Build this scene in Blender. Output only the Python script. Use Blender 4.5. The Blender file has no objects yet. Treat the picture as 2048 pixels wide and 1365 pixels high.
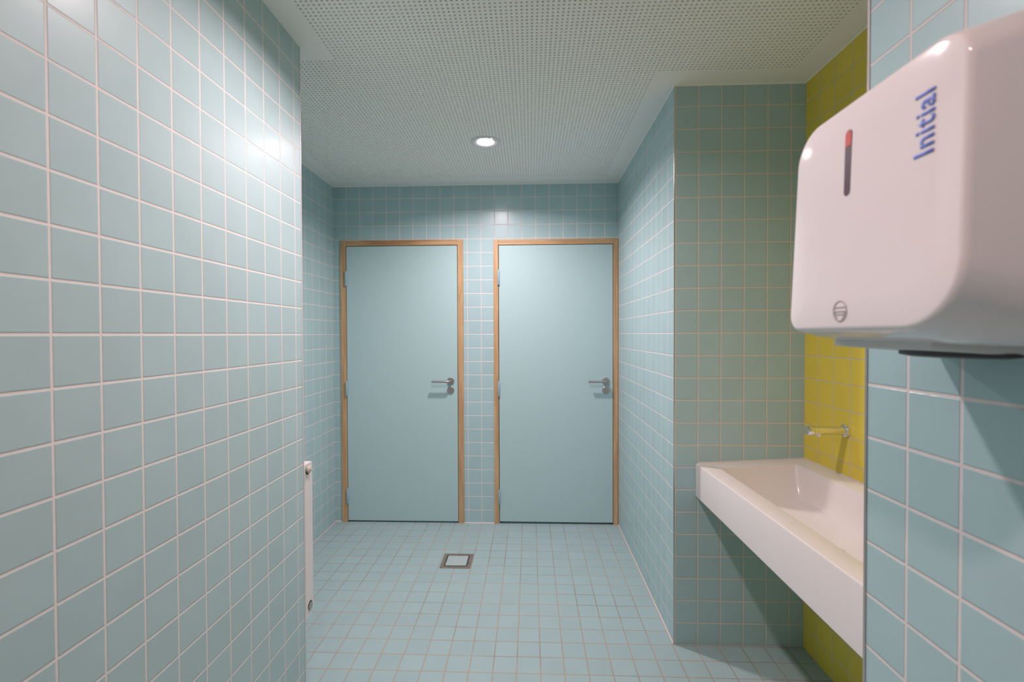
import bpy, bmesh, math, random
from mathutils import Vector, Matrix
PI = math.pi
S = bpy.context.scene
COL = S.collection

# ------------------------------------------------------------------ camera
F_PX = 940.33
cam_d = bpy.data.cameras.new('camera')
cam_d.sensor_fit = 'HORIZONTAL'
cam_d.sensor_width = 36.0
cam_d.lens = 36.0 * F_PX / 2048.0
cam_d.clip_start = 0.01
cam_d.dof.use_dof = True
cam_d.dof.focus_distance = 2.7
cam_d.dof.aperture_fstop = 4.0
cam = bpy.data.objects.new('camera', cam_d)
COL.objects.link(cam)
YAW, PITCH, ROLL = .03828, -.01436, -.00338
fw = Vector((-math.sin(YAW) * math.cos(PITCH), math.cos(YAW) * math.cos(PITCH), math.sin(PITCH)))
rt = Vector((math.cos(YAW), math.sin(YAW), 0))
up = rt.cross(fw)
r2 = rt * math.cos(ROLL) + up * math.sin(ROLL)
u2 = -rt * math.sin(ROLL) + up * math.cos(ROLL)
M = Matrix(((r2.x, u2.x, -fw.x, 0), (r2.y, u2.y, -fw.y, 0), (r2.z, u2.z, -fw.z, 1.39646), (0, 0, 0, 1)))
cam.matrix_world = M
S.camera = cam

# ------------------------------------------------------------------ world, exposure
w = bpy.data.worlds.new('world')
S.world = w
w.use_nodes = True
w.node_tree.nodes['Background'].inputs[0].default_value = (.6, .65, .7, 1)
w.node_tree.nodes['Background'].inputs[1].default_value = 0.05
S.view_settings.view_transform = 'Standard'
S.view_settings.look = 'None'
S.view_settings.gamma = 1.0
S.view_settings.use_curve_mapping = False
S.view_settings.exposure = 2.0
S.cycles.use_denoising = True
S.cycles.max_bounces = 14
S.cycles.diffuse_bounces = 10
S.cycles.glossy_bounces = 6
S.cycles.sample_clamp_indirect = 6.0
LAMP_W = 5.2                          # light output of one downlight
SPREAD = 154                          # beam limit of the downlight optics, degrees
LENS = 14.0                           # glow of the lens itself
LAMP_COLOR = [(1.0, .85, .88), (1.0, .83, .85), (1.0, .70, .66)]
LAMPS = [(-.250, 2.690), (-.262, 1.450), (-.270, -.060)]   # downlight centres on the ceiling
LAMP_POWER = [1.0, .75, .42]

# ------------------------------------------------------------------ measures (metres)
XL, YL = -.8745, 1.7775        # near left wall face, its far end
XFL = -1.454                   # far left wall
XR = .6413                     # right wall and partition plane
YG = 2.1200                    # alcove end wall
YP = .9225                     # end of the near right wall
XY = 1.2090                    # yellow wall
YB = 3.4480                    # back wall
H = 2.494
YN = -1.30                     # wall behind the photographer
ZROW = -.0006

# ------------------------------------------------------------------ node helpers
class NT:
    def __init__(s, name):
        s.m = bpy.data.materials.new(name)
        s.m.use_nodes = True
        s.t = s.m.node_tree
        s.b = s.t.nodes['Principled BSDF']
    def n(s, typ, **kw):
        x = s.t.nodes.new(typ)
        for k, v in kw.items():
            setattr(x, k, v)
        return x
    def put(s, sock, v):
        if isinstance(v, bpy.types.NodeSocket):
            s.t.links.new(v, sock)
        elif isinstance(v, (tuple, list)) and len(v) == 3 and sock.type == 'RGBA':
            sock.default_value = (*v, 1)
        else:
            sock.default_value = v
    def math(s, op, a, b=None, c=None, clamp=False):
        x = s.n('ShaderNodeMath', operation=op, use_clamp=clamp)
        s.put(x.inputs[0], a)
        if b is not None: s.put(x.inputs[1], b)
        if c is not None: s.put(x.inputs[2], c)
        return x.outputs[0]
    def ramp(s, v, a, b, x=0.0, y=1.0):
        r = s.n('ShaderNodeMapRange', interpolation_type='SMOOTHSTEP')
        s.put(r.inputs[0], v); s.put(r.inputs[1], a); s.put(r.inputs[2], b); s.put(r.inputs[3], x); s.put(r.inputs[4], y)
        return r.outputs[0]
    def mix(s, f, a, b):
        x = s.n('ShaderNodeMix', data_type='RGBA')
        s.put(x.inputs[0], f); s.put(x.inputs[6], a); s.put(x.inputs[7], b)
        return x.outputs[2]
    def noise(s, vec, scale, detail=3.0, rough=.5):
        x = s.n('ShaderNodeTexNoise')
        s.put(x.inputs['Vector'], vec); x.inputs['Scale'].default_value = scale
        x.inputs['Detail'].default_value = detail; x.inputs['Roughness'].default_value = rough
        return x.outputs[0]
    def pos(s):
        return s.n('ShaderNodeNewGeometry').outputs['Position']
    def scaled(s, v, sc):
        x = s.n('ShaderNodeVectorMath', operation='MULTIPLY')
        s.put(x.inputs[0], v); x.inputs[1].default_value = sc
        return x.outputs[0]

def plain(name, color, rough=.5, metal=0.0, coat=0.0, emit=None, estr=0.0, bump=None, vary=None):
    t = NT(name)
    t.put(t.b.inputs['Base Color'], color)
    if vary:
        f = t.noise(t.pos(), vary[0], 4.0)
        t.put(t.b.inputs['Base Color'], t.mix(t.ramp(f, .3, .7), color, vary[1]))
    t.b.inputs['Roughness'].default_value = rough
    t.b.inputs['Metallic'].default_value = metal
    t.b.inputs['Coat Weight'].default_value = coat
    if emit:
        t.put(t.b.inputs['Emission Color'], emit)
        t.b.inputs['Emission Strength'].default_value = estr
    if bump:
        b = t.n('ShaderNodeBump')
        b.inputs['Strength'].default_value = bump[1]
        b.inputs['Distance'].default_value = bump[2]
        t.put(b.inputs['Height'], t.noise(t.pos(), bump[0], 3.0))
        t.put(t.b.inputs['Normal'], b.outputs[0])
    return t.m

def tiles(name, color, grout, xo=0., yo=0., zo=ZROW, pitch=.1, g=.0048, rough=.40, tint=.05, tilt=.006, grout2=None, floor=False, spec=.22, coat=.22, coat_rough=.16):
    """glazed square tiles laid in stack bond; the joint grid is anchored at xo, yo, zo"""
    t = NT(name)
    geo = t.n('ShaderNodeNewGeometry')
    p = t.n('ShaderNodeSeparateXYZ'); t.put(p.inputs[0], geo.outputs['Position'])
    nn = t.n('ShaderNodeSeparateXYZ'); t.put(nn.inputs[0], geo.outputs['True Normal'])
    ax = t.math('GREATER_THAN', t.math('ABSOLUTE', nn.outputs[0]), .5)
    X = t.math('SUBTRACT', p.outputs[0], xo)
    Y = t.math('SUBTRACT', p.outputs[1], yo)
    Z = t.math('SUBTRACT', p.outputs[2], zo)
    if floor:
        u, v = X, Y
    else:
        u = t.math('ADD', t.math('MULTIPLY', Y, ax), t.math('MULTIPLY', X, t.math('SUBTRACT', 1.0, ax)))
        v = Z
    us, vs = t.math('DIVIDE', u, pitch), t.math('DIVIDE', v, pitch)
    def dist(q):
        f = t.math('FRACT', q)
        return t.math('MULTIPLY', t.math('MINIMUM', f, t.math('SUBTRACT', 1.0, f)), pitch)
    d = t.math('MINIMUM', dist(us), dist(vs))
    wob = t.noise(t.pos(), 60.0, 2.0)
    d2 = t.math('ADD', d, t.math('MULTIPLY', t.math('SUBTRACT', wob, .5), .0012))
    tile = t.ramp(d2, g / 2 - .0003, g / 2 + .0004)
    cid = t.n('ShaderNodeCombineXYZ')
    t.put(cid.inputs[0], t.math('FLOOR', us)); t.put(cid.inputs[1], t.math('FLOOR', vs)); t.put(cid.inputs[2], ax)
    wn = t.n('ShaderNodeTexWhiteNoise', noise_dimensions='3D'); t.put(wn.inputs['Vector'], cid.outputs[0])
    base = t.n('ShaderNodeHueSaturation'); t.put(base.inputs['Color'], color)
    t.put(base.inputs['Value'], t.math('MULTIPLY_ADD', wn.outputs[0], tint, 1.0 - tint / 2))
    cloud = t.noise(t.pos(), 9.0, 3.0)
    c1 = t.mix(t.ramp(cloud, .3, .75, 0, .12), base.outputs[0], tuple(min(1, q * 1.25 + .02) for q in color))
    gc = grout
    if grout2:
        gc = t.mix(t.ramp(t.noise(t.pos(), 2.3, 3.0), .44, .66), grout, grout2)
    t.put(t.b.inputs['Base Color'], t.mix(tile, gc, c1))
    t.put(t.b.inputs['Roughness'], t.ramp(tile, 0, 1, .85, rough))
    t.b.inputs['Specular IOR Level'].default_value = spec
    # each tile lies at its own slight angle, joints are sunk, glaze is a little wavy
    sub = t.n('ShaderNodeVectorMath', operation='SUBTRACT'); t.put(sub.inputs[0], wn.outputs[1]); sub.inputs[1].default_value = (.5, .5, .5)
    sc = t.n('ShaderNodeVectorMath', operation='SCALE'); t.put(sc.inputs[0], sub.outputs[0]); sc.inputs['Scale'].default_value = tilt
    ad = t.n('ShaderNodeVectorMath', operation='ADD'); t.put(ad.inputs[0], geo.outputs['Normal']); t.put(ad.inputs[1], sc.outputs[0])
    nz = t.n('ShaderNodeVectorMath', operation='NORMALIZE'); t.put(nz.inputs[0], ad.outputs[0])
    h = t.math('ADD', t.ramp(d2, g / 2 - .0006, g / 2 + .0016), t.math('MULTIPLY', t.noise(t.pos(), 26.0, 2.0), .10))
    b = t.n('ShaderNodeBump'); b.inputs['Strength'].default_value = 1.0; b.inputs['Distance'].default_value = .0009
    t.put(b.inputs['Height'], h); t.put(b.inputs['Normal'], nz.outputs[0])
    t.put(t.b.inputs['Normal'], b.outputs[0])
    t.put(t.b.inputs['Coat Weight'], t.ramp(tile, 0, 1, 0, coat))
    t.b.inputs['Coat Roughness'].default_value = coat_rough
    t.put(t.b.inputs['Coat Normal'], b.outputs[0])
    return t.m

def wood(name, axis):
    t = NT(name)
    sc = [70, 70, 70]; sc[axis] = 3.0
    f = t.noise(t.scaled(t.pos(), tuple(sc)), 1.0, 5.0, .6)
    sc2 = [12, 12, 12]; sc2[axis] = 1.6
    f2 = t.noise(t.scaled(t.pos(), tuple(sc2)), 1.0, 3.0, .5)
    c = t.mix(t.ramp(f, .3, .7), (.47, .27, .13), (.64, .40, .215))
    c = t.mix(t.ramp(f2, .60, .70, 0, .55), c, (.25, .115, .05))
    t.put(t.b.inputs['Base Color'], c)
    t.b.inputs['Roughness'].default_value = .42
    b = t.n('ShaderNodeBump'); b.inputs['Strength'].default_value = .15; b.inputs['Distance'].default_value = .0005
    t.put(b.inputs['Height'], f); t.put(t.b.inputs['Normal'], b.outputs[0])
    return t.m

BLUE = (.40, .555, .575)
GROUT = (.76, .67, .65)
YELLOW = (.74, .575, .072)
m_left = tiles('tile_left', (.40, .525, .54), GROUT, yo=.8265, xo=-.874, g=.0046, rough=.42, spec=.16, coat=.05, coat_rough=.22, tilt=.006)
m_farleft = tiles('tile_far_left', BLUE, GROUT, yo=3.0985, xo=-1.35777)
m_back = tiles('tile_back', BLUE, GROUT, xo=-1.35777, yo=3.4, coat=.6, coat_rough=.25, tilt=.003)
m_right = tiles('tile_right', BLUE, GROUT, yo=2.11841, xo=.74617)
m_alcove = tiles('tile_alcove_end', BLUE, (.70, .61, .54), yo=2.11841, xo=.74617, rough=.36)
m_part = tiles('tile_partition', BLUE, GROUT, yo=.82271, xo=.6413, g=.0048, rough=.40, spec=.25)
m_yellow = tiles('tile_yellow', YELLOW, (.62, .53, .42), yo=2.01997, xo=.74617, g=.0036)
m_floor = tiles('tile_floor', (.32, .43, .44), (.42, .32, .24), xo=.63674, yo=2.11293, pitch=.09934, g=.0035, rough=.42,
                tint=.05, tilt=.012, grout2=(.29, .235, .18), floor=True, coat=.05)
m_ceil = plain('ceiling_paint', (.88, .86, .82), .9)
m_felt = plain('acoustic_felt', (.10, .10, .095), 1.0)
m_chrome = plain('chrome', (.82, .82, .82), .07, 1.0)
m_steel = plain('brushed_steel', (.52, .48, .46), .32, 1.0)
m_trim = plain('trim_steel', (.62, .60, .60), .25, 1.0)
m_trimp = plain('anodised_corner', (.50, .44, .43), .3, .7)
m_trimw = plain('corner_bead', (.60, .55, .54), .35)
m_silicone = plain('silicone_bead', (.68, .58, .55), .5)
m_woodv = wood('beech_upright', 2)
m_woodh = wood('beech_head', 0)
m_door = plain('door_laminate', (.44, .60, .61), .38, bump=(400, .05, .0002))
m_hinge = plain('hinge_paint', (.30, .44, .52), .35)
m_gap = plain('door_gap_shade', (.02, .03, .03), .9)  # near-black colour stands in for the shade in the gap round the leaf
m_white = plain('white_plastic', (.90, .82, .825), .085, coat=.0)
m_shell = plain('dispenser_back', (.62, .60, .58), .4)
m_undershade = plain('underside_shade', (.06, .055, .055), .5)  # dark colour for the shaded underside of the dispenser
m_blueink = plain('blue_lettering', (.16, .24, .74), .4)
m_greyink = plain('embossed_grey', (.50, .46, .46), .45)
m_smoke = plain('smoked_window', (.13, .09, .11), .25)
m_red = plain('red_indicator', (.60, .03, .02), .35)
m_solid = plain('solid_surface', (.76, .70, .685), .24, coat=.1)
m_rad = plain('radiator_enamel', (.74, .67, .66), .3)
m_brassw = plain('vent_nylon', (.60, .55, .46), .4)
m_diff = [plain('lit_diffuser', (.9, .9, .9), .5, emit=LAMP_COLOR[i], estr=LENS * LAMP_POWER[i]) for i in range(3)]
m_ring = plain('downlight_enamel', (.74, .70, .70), .35)
m_darkg = plain('dark_gap', (.03, .022, .018), .8)
m_drainf = plain('drain_frame_steel', (.36, .29, .25), .45, .6, vary=(60, (.26, .21, .18)))
m_draint = plain('drain_inset', (.36, .46, .47), .4, vary=(40, (.41, .46, .45)))

# ------------------------------------------------------------------ mesh helpers
def obj(name, bm, mat, parent=None, smooth=False, angle=None):
    me = bpy.data.meshes.new(name)
    bmesh.ops.recalc_face_normals(bm, faces=bm.faces[:])
    bm.to_mesh(me); bm.free()
    for q in (mat if isinstance(mat, (list, tuple)) else [mat]):
        me.materials.append(q)
    if smooth:
        for p in me.polygons: p.use_smooth = True
        if angle is not None:
            me.set_sharp_from_angle(angle=math.radians(angle))
    o = bpy.data.objects.new(name, me)
    COL.objects.link(o)
    if parent: o.parent = parent
    return o

def empty(name, loc=(0, 0, 0), parent=None):
    o = bpy.data.objects.new(name, None)
    o.empty_display_size = .1
    o.location = loc
    COL.objects.link(o)
    if parent: o.parent = parent
    return o

def tag(o, label=None, cat=None, group=None, kind=None):
    if label: o['label'] = label
    if cat: o['category'] = cat
    if group: o['group'] = group
    if kind: o['kind'] = kind
    return o

def add_box(bm, x0, x1, y0, y1, z0, z1):
    v = [bm.verts.new((x, y, z)) for x in (x0, x1) for y in (y0, y1) for z in (z0, z1)]
    for f in ((0, 1, 3, 2), (4, 6, 7, 5), (0, 4, 5, 1), (2, 3, 7, 6), (0, 2, 6, 4), (1, 5, 7, 3)):
        bm.faces.new([v[i] for i in f])
    return v

def box(*a):
    bm = bmesh.new(); add_box(bm, *a); return bm

def bevel(bm, off, seg=2):
    bmesh.ops.recalc_face_normals(bm, faces=bm.faces[:])
    bmesh.ops.bevel(bm, geom=bm.edges[:], offset=off, segments=seg, affect='EDGES', profile=.5)
    return bm

def frame_of(d):
    d = Vector(d).normalized()
    a = Vector((0, 0, 1)) if abs(d.z) < .9 else Vector((1, 0, 0))
    e1 = d.cross(a).normalized()
    return d, e1, d.cross(e1).normalized()

def lathe(bm, origin, axis, prof, n=40):
    """prof: list of (distance along axis, radius); radius 0 closes"""
    d, e1, e2 = frame_of(axis)
    o = Vector(origin); rings = []
    for h, r in prof:
        if r <= 0:
            rings.append([bm.verts.new(o + d * h)])
        else:
            rings.append([bm.verts.new(o + d * h + (e1 * math.cos(2 * PI * k / n) + e2 * math.sin(2 * PI * k / n)) * r) for k in range(n)])
    for a, b in zip(rings, rings[1:]):
        for k in range(n):
            k2 = (k + 1) % n
            if len(a) == 1 and len(b) == 1: continue
            if len(a) == 1: bm.faces.new((a[0], b[k], b[k2]))
            elif len(b) == 1: bm.faces.new((a[k], b[0], a[k2]))
            else: bm.faces.new((a[k], b[k], b[k2], a[k2]))
    return bm

def tube(bm, pts, r, n=20, cap=True):
    pts = [Vector(p) for p in pts]; rings = []
    ref = None
    for i, p in enumerate(pts):
        d = (pts[min(i + 1, len(pts) - 1)] - pts[max(i - 1, 0)]).normalized()
        if ref is None: _, e1, _ = frame_of(d)
        else: e1 = (ref - d * ref.dot(d)).normalized()
        ref = e1; e2 = d.cross(e1)
        rings.append([bm.verts.new(p + (e1 * math.cos(2 * PI * k / n) + e2 * math.sin(2 * PI * k / n)) * r) for k in range(n)])
    for a, b in zip(rings, rings[1:]):
        for k in range(n): bm.faces.new((a[k], b[k], b[(k + 1) % n], a[(k + 1) % n]))
    if cap:
        bm.faces.new(rings[0]); bm.faces.new(rings[-1])
    return bm

def loft(bm, rings, cap0=True, cap1=True):
    vs = [[bm.verts.new(p) for p in r] for r in rings]
    n = len(vs[0])
    for a, b in zip(vs, vs[1:]):
        for k in range(n): bm.faces.new((a[k], b[k], b[(k + 1) % n], a[(k + 1) % n]))
    if cap0: bm.faces.new(vs[0])
    if cap1: bm.faces.new(vs[-1])
    return bm

def rrect(u0, u1, v0, v1, radii, n=10):
    """rounded rectangle, radii for corners (u0,v0),(u1,v0),(u1,v1),(u0,v1)"""
    out = []
    cs = [(u0, v0, 1, 1, PI), (u1, v0, -1, 1, 1.5 * PI), (u1, v1, -1, -1, 0), (u0, v1, 1, -1, .5 * PI)]
    for (cu, cv, su, sv, a0), r in zip(cs, radii):
        for k in range(n + 1):
            a = a0 + .5 * PI * k / n
            out.append((cu + su * r + math.cos(a) * r, cv + sv * r + math.sin(a) * r))
    return out

# ------------------------------------------------------------------ the room
def struct(name, bm, mat):
    return tag(obj(name, bm, mat), kind='structure')

XO, YO = -1.62, YB + .16
struct('floor', box(XO, 1.36, YN - .1, YO + .35, -.12, 0), m_floor)
struct('wall_left', box(XO, XL, YN, YL, 0, H), m_left)
struct('wall_far_left', box(XO, XFL, YL, YB, 0, H), m_farleft)
# back wall with its two door openings
D1 = (-1.4045, -.4892, 2.0935)        # outer frame: left, right, top
D2 = (-.2660, .6390, 2.0890)
bm = bmesh.new()
for a in ((XO, D1[0], 0, H), (D1[1], D2[0], 0, H), (D2[1], 1.36, 0, H), (D1[0], D1[1], D1[2], H), (D2[0], D2[1], D2[2], H)):
    add_box(bm, a[0], a[1], YB, YO, a[2], a[3])
struct('wall_back', bm, m_back)
struct('wall_right', box(XR, 1.36, YG + .0001, YB, 0, H), [m_right, m_alcove])
o = bpy.data.objects['wall_right']
for p in o.data.polygons:
    if p.normal.y < -.5: p.material_index = 1
struct('wall_alcove', box(XY, 1.36, YP, YG, 0, H), m_yellow)
struct('wall_near_right', box(XR, 1.36, YN, YP, 0, H), [m_part, m_alcove])
for p in bpy.data.objects['wall_near_right'].data.polygons:
    if p.normal.y > .5: p.material_index = 1
struct('wall_front', box(XO, 1.36, YN - .1, YN, 0, H), plain('cream_plaster', (.66, .56, .51), .8))

# perforated ceiling: plain borders round a field of square holes
PIT, HH, DEPTH = .0177, .0035, .011
nx0, ny0 = -.7685, 1.8712
hx = [nx0 + PIT * i for i in range(-33, 107)]
hy = [ny0 + PIT * i for i in range(-70, 81)]
def has_hole(x, y):
    for lx, ly in LAMPS:
        if (x - lx) ** 2 + (y - ly) ** 2 < .078 ** 2: return False
    if -.772 <= x <= .525 and y <= 3.29: return True
    if -1.352 <= x < -.772 and ny0 - .002 <= y <= 3.29: return True
    if .525 < x <= 1.104 and 1.02 <= y <= 2.012: return True
    return False
xs, ys = [XO], [YN]
for x in hx: xs += [x - HH, x + HH]
for y in hy: ys += [y - HH, y + HH]
xs.append(1.36); ys.append(YO)
verts, faces, fm = [], [], []
nX, nY = len(xs), len(ys)
for y in ys:
    for x in xs: verts.append((x, y, H))
def in_room(x, y):
    if x < XFL - .03 or x > XY + .03 or y > YB + .03: return x == x and False
    if x < XL - .03 and y < YL - .03: return False
    if x > XR + .03 and (y > YG + .03 or y < YP - .03): return False
    return True
for j in range(nY - 1):
    for i in range(nX - 1):
        cx, cy = (xs[i] + xs[i + 1]) / 2, (ys[j] + ys[j + 1]) / 2
        a, b, c, d = j * nX + i, j * nX + i + 1, (j + 1) * nX + i + 1, (j + 1) * nX + i
        if i % 2 == 1 and j % 2 == 1 and i < nX - 2 and j < nY - 2 and has_hole(cx, cy):
            k = len(verts)
            for q in (a, b, c, d): verts.append((verts[q][0], verts[q][1], H + DEPTH))
            for p, q, s, t in ((a, b, k + 1, k), (b, c, k + 2, k + 1), (c, d, k + 3, k + 2), (d, a, k, k + 3)):
                faces.append((p, q, s, t)); fm.append(0)
            faces.append((k, k + 3, k + 2, k + 1)); fm.append(1)
        else:
            faces.append((a, d, c, b)); fm.append(0)
# body of the plasterboard above
k = len(verts)
for z in (H, H + .06):
    for x, y in ((XO, YN), (1.36, YN), (1.36, YO), (XO, YO)): verts.append((x, y, z))
for q in ((4, 5, 6, 7), (0, 1, 5, 4), (1, 2, 6, 5), (2, 3, 7, 6), (3, 0, 4, 7)):
    faces.append(tuple(k + i for i in q)); fm.append(0)
me = bpy.data.meshes.new('ceiling')
me.from_pydata(verts, [], faces)
me.materials.append(m_ceil); me.materials.append(m_felt)
me.polygons.foreach_set('material_index', fm)
me.update()
o = bpy.data.objects.new('ceiling', me); COL.objects.link(o); tag(o, kind='structure')

# trims: corner profiles, silicone beads
def quarter(x, y, r, a0, z0=0.0, z1=H, n=8):
    bm = bmesh.new()
    pts = [(x, y)] + [(x + math.cos(a0 + PI * 1.0 * k / n) * r, y + math.sin(a0 + PI * 1.0 * k / n) * r) for k in range(n + 1)]
    loft(bm, [[(px, py, z) for px, py in pts] for z in (z0, z1)])
    return bm
TRN = [0]
def trim(bm, mat):
    TRN[0] += 1
    o = struct('trim_%d' % TRN[0], bm, mat)
    for p in o.data.polygons: p.use_smooth = False
    return o
def round_edge(x0, x1, y0, y1, r, which, z0=0.0, z1=H):
    rad = [0.0003] * 4; rad[which] = r
    bm = bmesh.new()
    pr = rrect(x0, x1, y0, y1, rad, 6)
    loft(bm, [[(a, b, z) for a, b in pr] for z in (z0, z1)])
    return bm
trim(round_edge(XL - .002, XL + .0012, YL - .0055, YL + .0012, .0011, 2), m_trimw)
trim(round_edge(XR - .0018, XR + .0022, YG - .0012, YG + .0015, .0011, 0), m_trim)
trim(round_edge(XR - .0018, XR + .005, YP - .0052, YP + .0018, .0016, 3), m_trimp)
def bead(p0, p1, mat, r=.004):
    bm = bmesh.new(); tube(bm, [p0, p1], r, 8); return trim(bm, mat)
bead((XR, YG + .002, 0), (XR, YB, 0), m_silicone, .0045)
bead((XFL, YL, 0), (XFL, YB, 0), m_silicone, .004)
bead((XFL, YB, 0), (D1[0], YB, 0), m_silicone, .005)
bead((D1[1], YB, 0), (D2[0], YB, 0), m_silicone, .005)
bead((XFL, YB, H), (XR, YB, H), m_ceil, .004)
bead((XR, YG, H), (XY, YG, H), m_ceil, .004)
bead((XR, YG, H), (XR, YB, H), m_ceil, .003)
bead((XY, YP, H), (XY, YG, H), m_ceil, .003)
bead((XFL, YL, H), (XFL, YB, H), m_ceil, .003)

# ------------------------------------------------------------------ doors
def make_door(idx, D, leaf, bottom):
    root = tag(empty('door_%d' % idx, ((D[0] + D[1]) / 2, YB, 0)), kind='structure')
    def P(name, bm, mat, **k):
        o = obj(name, bm, mat, None, **k)
        o.parent = root
        o.matrix_parent_inverse = Matrix.Translation(root.location).inverted()
        return o
    x0, x1, zt = D
    lx0, lx1, lzt = leaf
    yf = YB - .010
    G = .004
    # lining: two jambs and a head, mitred look from separate grain
    P('door_jamb', bevel(box(x0 + .0005, lx0 - G, yf, YO - .02, .0, zt - .0005), .002), m_woodv)
    P('door_jamb', bevel(box(lx1 + G, x1 - .0005, yf, YO - .02, .0, zt - .0005), .002), m_woodv)
    P('door_head', bevel(box(lx0 - G, lx1 + G, yf + .0002, YO - .02, lzt + G, zt - .0005), .002), m_woodh)
    stop = bmesh.new()
    add_box(stop, lx0 - G, lx0 + .014, YB + .040, YB + .060, 0, lzt + G)
    add_box(stop, lx1 - .014, lx1 + G, YB + .040, YB + .060, 0, lzt + G)
    add_box(stop, lx0 + .014, lx1 - .014, YB + .040, YB + .060, lzt - .014, lzt + G)
    P('door_stop', stop, m_gap)
    lf = P('door_leaf', bevel(box(lx0, lx1, yf + .002, yf + .042, bottom, lzt), .0015), m_door)
    def C(name, bm, mat, par=lf, **k):
        o = obj(name, bm, mat, None, **k)
        o.parent = par
        return o
    for zc in (1.812, .996, .197):
        bm = bmesh.new()
        lathe(bm, (lx0 - .002, yf - .006, zc - .055), (0, 0, 1), [(0, 0), (0, .006), (.003, .0078), (.107, .0078), (.110, .006), (.110, 0)], 16)
        add_box(bm, lx0 - .002, lx0 + .004, yf - .006, yf + .004, zc - .052, zc + .052)
        C('hinge', bm, m_hinge, smooth=True, angle=40)
    hx_ = lx1 - .0515
    ys_ = yf + .002
    bm = bmesh.new()
    lathe(bm, (hx_, ys_, 1.053), (0, -1, 0), [(-.001, 0), (-.001, .0265), (.007, .0265), (.009, .0250), (.0095, .012), (.0095, 0)], 40)
    hs = C('handle_rose', bm, m_steel, smooth=True, angle=35)
    bm = bmesh.new()
    pts = [(hx_, ys_ - .008, 1.053), (hx_, ys_ - .036, 1.053)]
    for k in range(1, 9):
        a = PI / 2 * k / 8
        pts.append((hx_ - .016 * (1 - math.cos(a)), ys_ - .036 - .016 * math.sin(a), 1.053))
    pts += [(hx_ - .070, ys_ - .052, 1.053), (hx_ - .128, ys_ - .052, 1.053), (hx_ - .131, ys_ - .052, 1.053)]
    tube(bm, pts, .0085, 20)
    C('lever_handle', bm, m_steel, smooth=True, angle=50)
    bm = bmesh.new()
    lathe(bm, (hx_, ys_, .986), (0, -1, 0), [(-.001, 0), (-.001, .0265), (.005, .0265), (.007, .0245), (.0072, 0)], 40)
    er = C('key_escutcheon', bm, m_steel, smooth=True, angle=35)
    # euro cylinder
    bm = bmesh.new()
    lathe(bm, (hx_, ys_ - .0065, .992), (0, -1, 0), [(0, 0), (0, .0085), (.004, .0085), (.0045, 0)], 24)
    add_box(bm, hx_ - .005, hx_ + .005, ys_ - .0095, ys_ - .0065, .966, .990)
    C('lock_cylinder', bm, m_steel, smooth=True, angle=35)
    C('keyhole', box(hx_ - .0012, hx_ + .0012, ys_ - .0115, ys_ - .0100, .987, .996), m_darkg)
    return root
make_door(1, D1, (-1.3585, -.5335, 2.0495), .012)
make_door(2, D2, (-.2265, .6010, 2.0465), .016)

# ------------------------------------------------------------------ downlights
for i, (lx, ly) in enumerate(LAMPS):
    root = empty('recessed_downlight', (lx, ly, H))
    tag(root, ['round recessed ceiling downlight, lit, in the perforated ceiling before the doors',
               'round recessed ceiling downlight, lit, over the passage beside the trough sink',
               'round recessed ceiling downlight, lit, over the passage beside the wall dispenser'][i], 'ceiling light')
    root['group'] = 'recessed ceiling downlights'
    bm = bmesh.new()
    lathe(bm, (0, 0, 0), (0, 0, -1), [(0, .0825), (.0025, .0835), (.0045, .0815), (.0055, .076), (.0048, .064), (.0030, .054), (.0012, .0470)], 64)
    obj('trim_ring', bm, m_ring, root, smooth=True, angle=50)
    bm = bmesh.new()
    lathe(bm, (0, 0, 0), (0, 0, -1), [(.0014, .0470), (.0024, .032), (.0028, 0)], 48)
    obj('diffuser', bm, m_diff[i], root, smooth=True)
    ld = bpy.data.lights.new('downlight_lamp', 'AREA')
    ld.shape = 'DISK'; ld.size = .090
    ld.energy = LAMP_W * LAMP_POWER[i]; ld.color = LAMP_COLOR[i]
    ld.spread = math.radians(SPREAD)
    lo = bpy.data.objects.new('downlight_lamp', ld)
    COL.objects.link(lo); lo.parent = root; lo.location = (0, 0, -.0035)
    if i == 0:
        bm = bmesh.new()
        lathe(bm, (.040, -.066, -.0035), (0, 0, -1), [(0, 0), (0, .004), (.003, .0035), (.0035, 0)], 16)
        obj('spring_clip', bm, m_chrome, root, smooth=True)

# ------------------------------------------------------------------ floor drain
dx, dy = -.4525, 2.8615
dr = tag(empty('floor_drain', (dx, dy, 0)), 'square steel floor drain with tiled lid, set in the floor before the doors', 'floor drain')
bm = bmesh.new()
def ring(bm, o_, i_, z0, z1):
    for a in ((-o_, o_, -o_, -i_), (-o_, o_, i_, o_), (-o_, -i_, -i_, i_), (i_, o_, -i_, i_)):
        add_box(bm, a[0], a[1], a[2], a[3], z0, z1)
ring(bm, .0925, .0705, .0002, .0022)
obj('outer_frame', bm, m_drainf, dr)
bm = bmesh.new(); add_box(bm, -.0705, .0705, -.0705, .0705, .0002, .0006)
obj('drain_gap', bm, m_darkg, dr)
bm = bmesh.new(); ring(bm, .0650, .0615, .0006, .0032)
lid = obj('lid_frame', bm, m_trim, dr)
bm = bmesh.new(); add_box(bm, -.0615, .0615, -.0615, .0615, .0006, .0026)
obj('lid_tile', bm, m_draint, dr)

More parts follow.
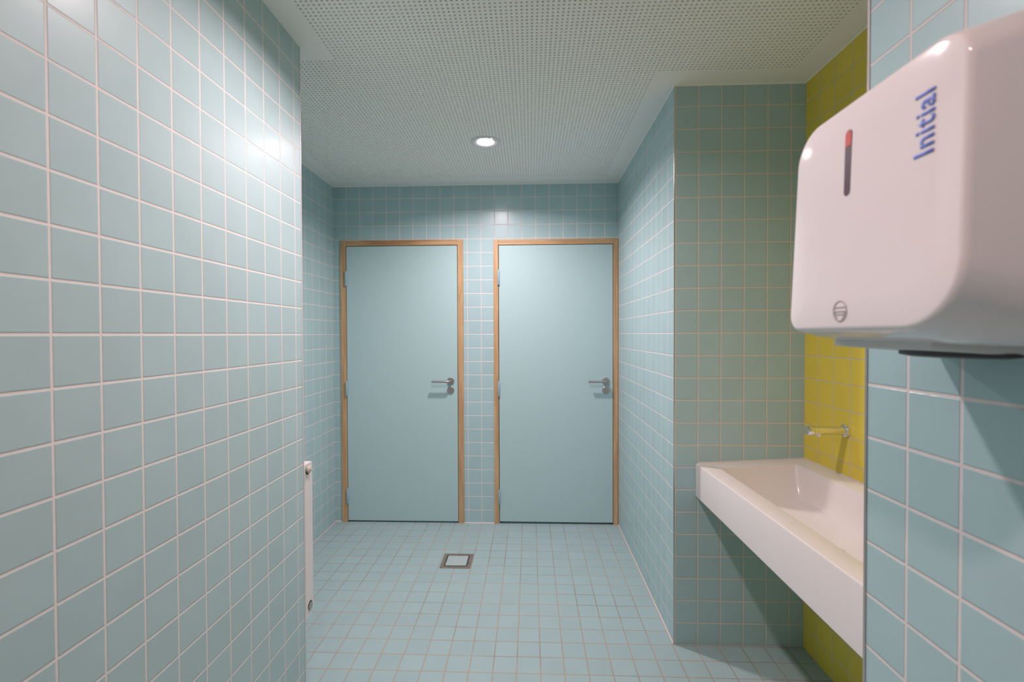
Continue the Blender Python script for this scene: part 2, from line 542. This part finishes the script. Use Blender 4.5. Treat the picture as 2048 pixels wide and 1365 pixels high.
# ------------------------------------------------------------------ sink
XF = .7365
def zt(x, y): return .818 + .0500 * (x - XF) + .0165 * (2.12 - y)   # set with a slight fall to the front
Y0, Y1 = YP + .001, YG - .001
sink = tag(empty('trough_sink', (XF, (Y0 + Y1) / 2, .818)),
           'long white solid-surface trough washbasin with deep front apron, spanning the yellow tiled alcove', 'sink')
def sinkobj(name, bm, mat, **k):
    o = obj(name, bm, mat, None, **k)
    o.parent = sink
    o.matrix_parent_inverse = Matrix.Translation(sink.location).inverted()
    return o
bm = bmesh.new()
iy0, iy1, ix0, ix1 = 1.02, 2.033, .809, 1.130
def R(x0, x1, y0, y1, dz, r, absz=None, n=6):
    return [(x, y, (zt(x, y) + dz) if absz is None else absz) for x, y in rrect(x0, x1, y0, y1, [r] * 4, n)]
rings = [
    R(XF, XY - .001, Y0, Y1, 0, .002, absz=.673),
    R(XF, XY - .001, Y0, Y1, -.005, .002),
    R(XF + .0012, XY - .0012, Y0 + .0002, Y1 - .0002, -.0016, .002),
    R(XF + .004, XY - .002, Y0 + .001, Y1 - .001, 0, .002),
    R(ix0 - .004, ix1 + .004, iy0 - .004, iy1 + .004, 0, .012),
    R(ix0 - .001, ix1 + .001, iy0 - .001, iy1 + .001, -.0015, .012),
    R(ix0, ix1, iy0, iy1, -.005, .012),
    R(ix0 + .004, ix1 - .006, iy0 + .03, iy1 - .022, -.06, .016),
    R(ix0 + .010, ix1 - .012, iy0 + .06, iy1 - .045, -.104, .022),
    R(ix0 + .022, ix1 - .020, iy0 + .09, iy1 - .062, -.122, .028),
    R(ix0 + .05, ix1 - .04, iy0 + .13, iy1 - .085, -.129, .03),
    R(ix0 + .12, ix1 - .11, iy0 + .40, iy1 - .38, -.137, .03),
]
loft(bm, rings)
sinkobj('basin', bm, m_solid, smooth=True, angle=28)
bm = bmesh.new()
cxs, cys = (ix0 + ix1) / 2, (iy0 + iy1) / 2
zb = zt(cxs, cys) - .137
lathe(bm, (cxs, cys, zb), (0, 0, 1), [(-.001, .031), (.002, .030), (.003, .024), (.0012, .020), (.0012, 0)], 32)
sinkobj('waste_outlet', bm, m_chrome, smooth=True, angle=40)
# coved silicone line where the sink meets the tiled walls
bm = bmesh.new()
tube(bm, [(XF + .01, YG, zt(XF, YG) + .001), (XY, YG, zt(XY, YG) + .001)], .003, 8)
tube(bm, [(XY, YG, zt(XY, YG) + .001), (XY, Y0, zt(XY, Y0) + .001)], .003, 8)
sinkobj('sealant_bead', bm, m_silicone)

# ------------------------------------------------------------------ wall tap
tap = tag(empty('wall_tap', (XY, 1.842, 1.023)), 'chrome wall-mounted push tap on the yellow tiles above the trough sink', 'tap')
bm = bmesh.new()
lathe(bm, (0, 0, 0), (-1, 0, 0), [(-.0005, 0), (-.0005, .0250), (.005, .0255), (.010, .0245), (.013, .0205), (.0135, .017)], 48)
obj('wall_flange', bm, m_chrome, tap, smooth=True, angle=35)
bm = bmesh.new()
lathe(bm, (0, 0, 0), (-1, 0, 0), [(.010, .0168), (.020, .0168), (.112, .0168), (.1125, .0155), (.1135, .0155), (.114, .0168), (.1255, .0170)], 48)
obj('spout_tube', bm, m_chrome, tap, smooth=True, angle=35)
bm = bmesh.new()
lathe(bm, (0, 0, 0), (-1, 0, 0), [(.1255, .0150), (.1265, .0172), (.146, .0172), (.1485, .0160), (.1495, .012), (.1495, 0)], 48)
obj('push_button', bm, m_chrome, tap, smooth=True, angle=35)
bm = bmesh.new()
lathe(bm, (-.102, 0, -.010), (0, 0, -1), [(0, .0100), (.0095, .0100), (.0115, .0090), (.0115, 0)], 24)
obj('aerator', bm, m_chrome, tap, smooth=True, angle=35)

# ------------------------------------------------------------------ radiator behind the near left wall
rx1, rx0 = -.880, -1.400
ry0, ry1, rz0, rz1 = 1.793, 1.8585, .278, .889
rad = tag(empty('panel_radiator', ((rx0 + rx1) / 2, YL, rz0)), 'white panel radiator seen end-on, hung behind the end of the left wall', 'radiator')
def radobj(name, bm, mat, **k):
    o = obj(name, bm, mat, None, **k)
    o.parent = rad
    o.matrix_parent_inverse = Matrix.Translation(rad.location).inverted()
    return o
pr = [(ry0, rz0 + .006), (ry0 + .004, rz0), (ry1 - .016, rz0), (ry1 - .002, rz0 + .016), (ry1, rz0 + .022), (ry1, rz1 - .006), (ry1 - .004, rz1 - .001), (ry1 - .008, rz1), (ry0 + .003, rz1), (ry0, rz1 - .003)]
bm = bmesh.new()
loft(bm, [[(x, y, z) for y, z in pr] for x in (rx0, rx1)])
bevel(bm, .0012, 1)
radobj('casing', bm, m_rad)
for (yy, zz, mt, nm) in ((1.818, .862, m_brassw, 'air_vent'), (1.829, .318, m_steel, 'blanking_plug')):
    bm = bmesh.new()
    lathe(bm, (rx1, yy, zz), (1, 0, 0), [(.0002, 0), (.0002, .0175), (.0009, .0175), (.0009, 0)], 28)
    sock = radobj('pipe_socket', bm, m_darkg)
    bm = bmesh.new()
    if nm == 'air_vent':
        lathe(bm, (rx1, yy, zz + .003), (1, 0, 0), [(.0, .0135), (.010, .0135), (.0115, .011), (.013, .0105), (.0135, 0)], 24)
        lathe(bm, (rx1 + .0136, yy, zz + .003), (1, 0, 0), [(0, .004), (.004, .004), (.004, 0)], 12)
    else:
        lathe(bm, (rx1, yy, zz - .002), (1, 0, 0), [(.0, .0150), (.0035, .0150), (.0045, .0135), (.0045, 0)], 28)
    o = obj(nm, bm, mt, None, smooth=True, angle=35)
    o.parent = rad; o.matrix_parent_inverse = Matrix.Translation(rad.location).inverted()
for xx in (rx0 + .09, rx1 - .09):
    radobj('wall_bracket', box(xx - .015, xx + .015, YL, ry0 + .001, rz0 + .06, rz1 - .06), m_rad)
radobj('feed_pipe', tube(bmesh.new(), [(rx0 + .04, 1.826, rz0 + .001), (rx0 + .04, 1.826, 0.0)], .0075, 16), m_rad, smooth=True, angle=40)

# ------------------------------------------------------------------ dispenser on the near right wall
FX = .4235
def fx(z): return FX + .0235 * (z - 1.50)
disp = tag(empty('wall_dispenser', (XR, .622, 1.367)),
           'glossy white rounded washroom dispenser with blue lettering and red-topped level window, on blue tiles', 'dispenser')
def dobj(name, bm, mat, **k):
    o = obj(name, bm, mat, None, **k)
    o.parent = disp
    o.matrix_parent_inverse = Matrix.Translation(disp.location).inverted()
    return o
bm = bmesh.new()
def DR(dxf, zb, ztp, inset, y0=.476, y1=.7735, x=None, rr=(.075, .026, .050, .040)):
    # corners: (y0,z0) near bottom, (y1,z0) far bottom, (y1,z1) far top, (y0,z1) near top
    p = rrect(y0 + inset, y1 - inset, zb + inset, ztp - inset, [max(.003, r - inset) for r in rr], 12)
    out = []
    for y, z in p:
        # crown of the top edge and slight lean of the far edge
        t = (y - .62) / .15
        zz = z - max(0, (z - 1.62) / .09) * .006 * t * t
        yy = y + (0.010 * (1.665 - z) / .25 if y > .72 else 0)
        out.append(((fx(zz) + dxf) if x is None else x, yy, zz))
    return out
ZB, ZT = 1.3995, 1.7085
rings = [
    DR(-.0012, ZB, ZT, .11, rr=(.03,) * 4),
    DR(-.0008, ZB, ZT, .05, rr=(.075, .05, .05, .05)),
    DR(0.0, ZB, ZT, .0075),
    DR(.0007, ZB, ZT, .0042),
    DR(.0024, ZB, ZT, .0016),
    DR(.0050, ZB, ZT, .0003),
    DR(.0080, ZB - .001, ZT + .002, 0),
    DR(.035, ZB - .008, ZT + .011, 0),
    DR(.062, ZB - .0145, ZT + .020, 0, y0=.474),
    DR(.10, ZB - .018, ZT + .031, 0, y0=.472, rr=(.07, .026, .05, .05)),
    DR(0, ZB - .022, ZT + .050, 0, y0=.470, x=XR - .012, rr=(.065, .026, .05, .05)),
    DR(0, ZB - .022, ZT + .050, 0, y0=.470, x=XR - .0005, rr=(.065, .026, .05, .05)),
]
loft(bm, rings)
dobj('cover', bm, m_white, smooth=True, angle=60)
bm = bmesh.new()
loft(bm, [[(x, y, z) for y, z in rrect(.585, .7680, zb_, 1.5, [.012, .004, .01, .01], 8)] for x, zb_ in
          ((.485, 1.3765), (.56, 1.3700), (.62, 1.3670), (XR - .0005, 1.3668))])
dobj('back_shell', bm, m_shell, smooth=True, angle=40)
bm = bmesh.new()
loft(bm, [[(.585 + .050 * k * math.cos(2 * PI * i / 40), .668 + .078 * k * math.sin(2 * PI * i / 40), z) for i in range(40)]
          for z, k in ((1.376, 1.0), (1.3655, 1.0), (1.3630, .82))])
dobj('underside_shade_disc', bm, m_undershade, smooth=True, angle=40)  # added dark disc, stands in for the shadow gap under the dispenser
# level window
def onface(name, pts_list, mat, lift=.0006, thick=.0012):
    """pts_list: list of closed (Y, Z) outlines laid on the cover's face"""
    bm = bmesh.new()
    for pts in pts_list:
        loft(bm, [[(fx(z) - .0012 - lift + d, y, z) for y, z in pts] for d in (0, thick)])
    return dobj(name, bm, mat)
def capsule(yc, z0, z1, r, n=10):
    return [(yc + r * math.cos(PI + PI * k / n), z0 + r + r * math.sin(PI + PI * k / n)) for k in range(n + 1)] + \
           [(yc + r * math.cos(PI * k / n), z1 - r + r * math.sin(PI * k / n)) for k in range(n + 1)]
onface('level_window', [capsule(.6485, 1.5800, 1.6680, .0064)], m_smoke, .0002)
rc = [(.6485 + .0058 * math.cos(PI * k / 10), 1.6610 + .0058 * math.sin(PI * k / 10)) for k in range(11)]
onface('red_marker', [[(.6427, 1.6465), (.6543, 1.6465)][::-1] + rc[::-1]], m_red, .0006)

# round emblem low on the face
ec, ez, er_ = .6565, 1.4268, .0140
def arc(r, a0, a1, n=24):
    return [(ec + r * math.cos(a0 + (a1 - a0) * k / n), ez + 1.02 * r * math.sin(a0 + (a1 - a0) * k / n)) for k in range(n + 1)]
def band(r0, r1, a0, a1, n=24):
    return [arc(r0, a0 + (a1 - a0) * k / n, a0 + (a1 - a0) * (k + 1) / n, 1) + arc(r1, a0 + (a1 - a0) * k / n, a0 + (a1 - a0) * (k + 1) / n, 1)[::-1] for k in range(n)]
shapes = band(er_, er_ - .0016, 0, 2 * PI, 36)
def bar(p, q, wd=.0014):
    a, b = Vector(p), Vector(q); d = (b - a).normalized(); s = Vector((-d.y, d.x)) * wd / 2
    return [tuple(a + s), tuple(b + s), tuple(b - s), tuple(a - s)]
shapes += [bar((ec - .0128, ez + .0050), (ec + .0128, ez + .0050)), bar((ec - .0125, ez - .0005), (ec + .0125, ez - .0005)),
           bar((ec - .0105, ez - .0010), (ec - .0058, ez - .0120)), bar((ec + .0105, ez - .0010), (ec + .0058, ez - .0120)),
           bar((ec - .0065, ez - .0045), (ec + .0065, ez - .0045), .0010)]
onface('emblem', shapes, m_greyink, .0002, .0012)

# lettering, read upwards
cu = bpy.data.curves.new('lettering', 'FONT')
cu.body = 'Initial'
cu.size = 1.0
cu.offset = .010
cu.space_character = 1.10
cu.resolution_u = 6
tmp = bpy.data.objects.new('tmp_text', cu)
COL.objects.link(tmp)
dg = bpy.context.evaluated_depsgraph_get()
me = bpy.data.meshes.new_from_object(tmp.evaluated_get(dg))
bpy.data.objects.remove(tmp)
xs_ = [v.co.x for v in me.vertices]; ys_ = [v.co.y for v in me.vertices]
ax0, ax1, ay0, ay1 = min(xs_), max(xs_), 0.0, max(ys_)
TZ0, TZ1, TY0, TY1 = 1.5880, 1.6560, .5140, .5390
for v in me.vertices:
    z = TZ0 + (v.co.x - ax0) / (ax1 - ax0) * (TZ1 - TZ0)
    y = TY0 + (v.co.y - ay0) / (ay1 - ay0) * (TY1 - TY0)
    v.co = (fx(z) - .0012 - .0005, y, z)
bm = bmesh.new(); bm.from_mesh(me)
r = bmesh.ops.extrude_face_region(bm, geom=bm.faces[:])
for e in r['geom']:
    if isinstance(e, bmesh.types.BMVert): e.co.x += .0008
dobj('blue_lettering', bm, m_blueink)
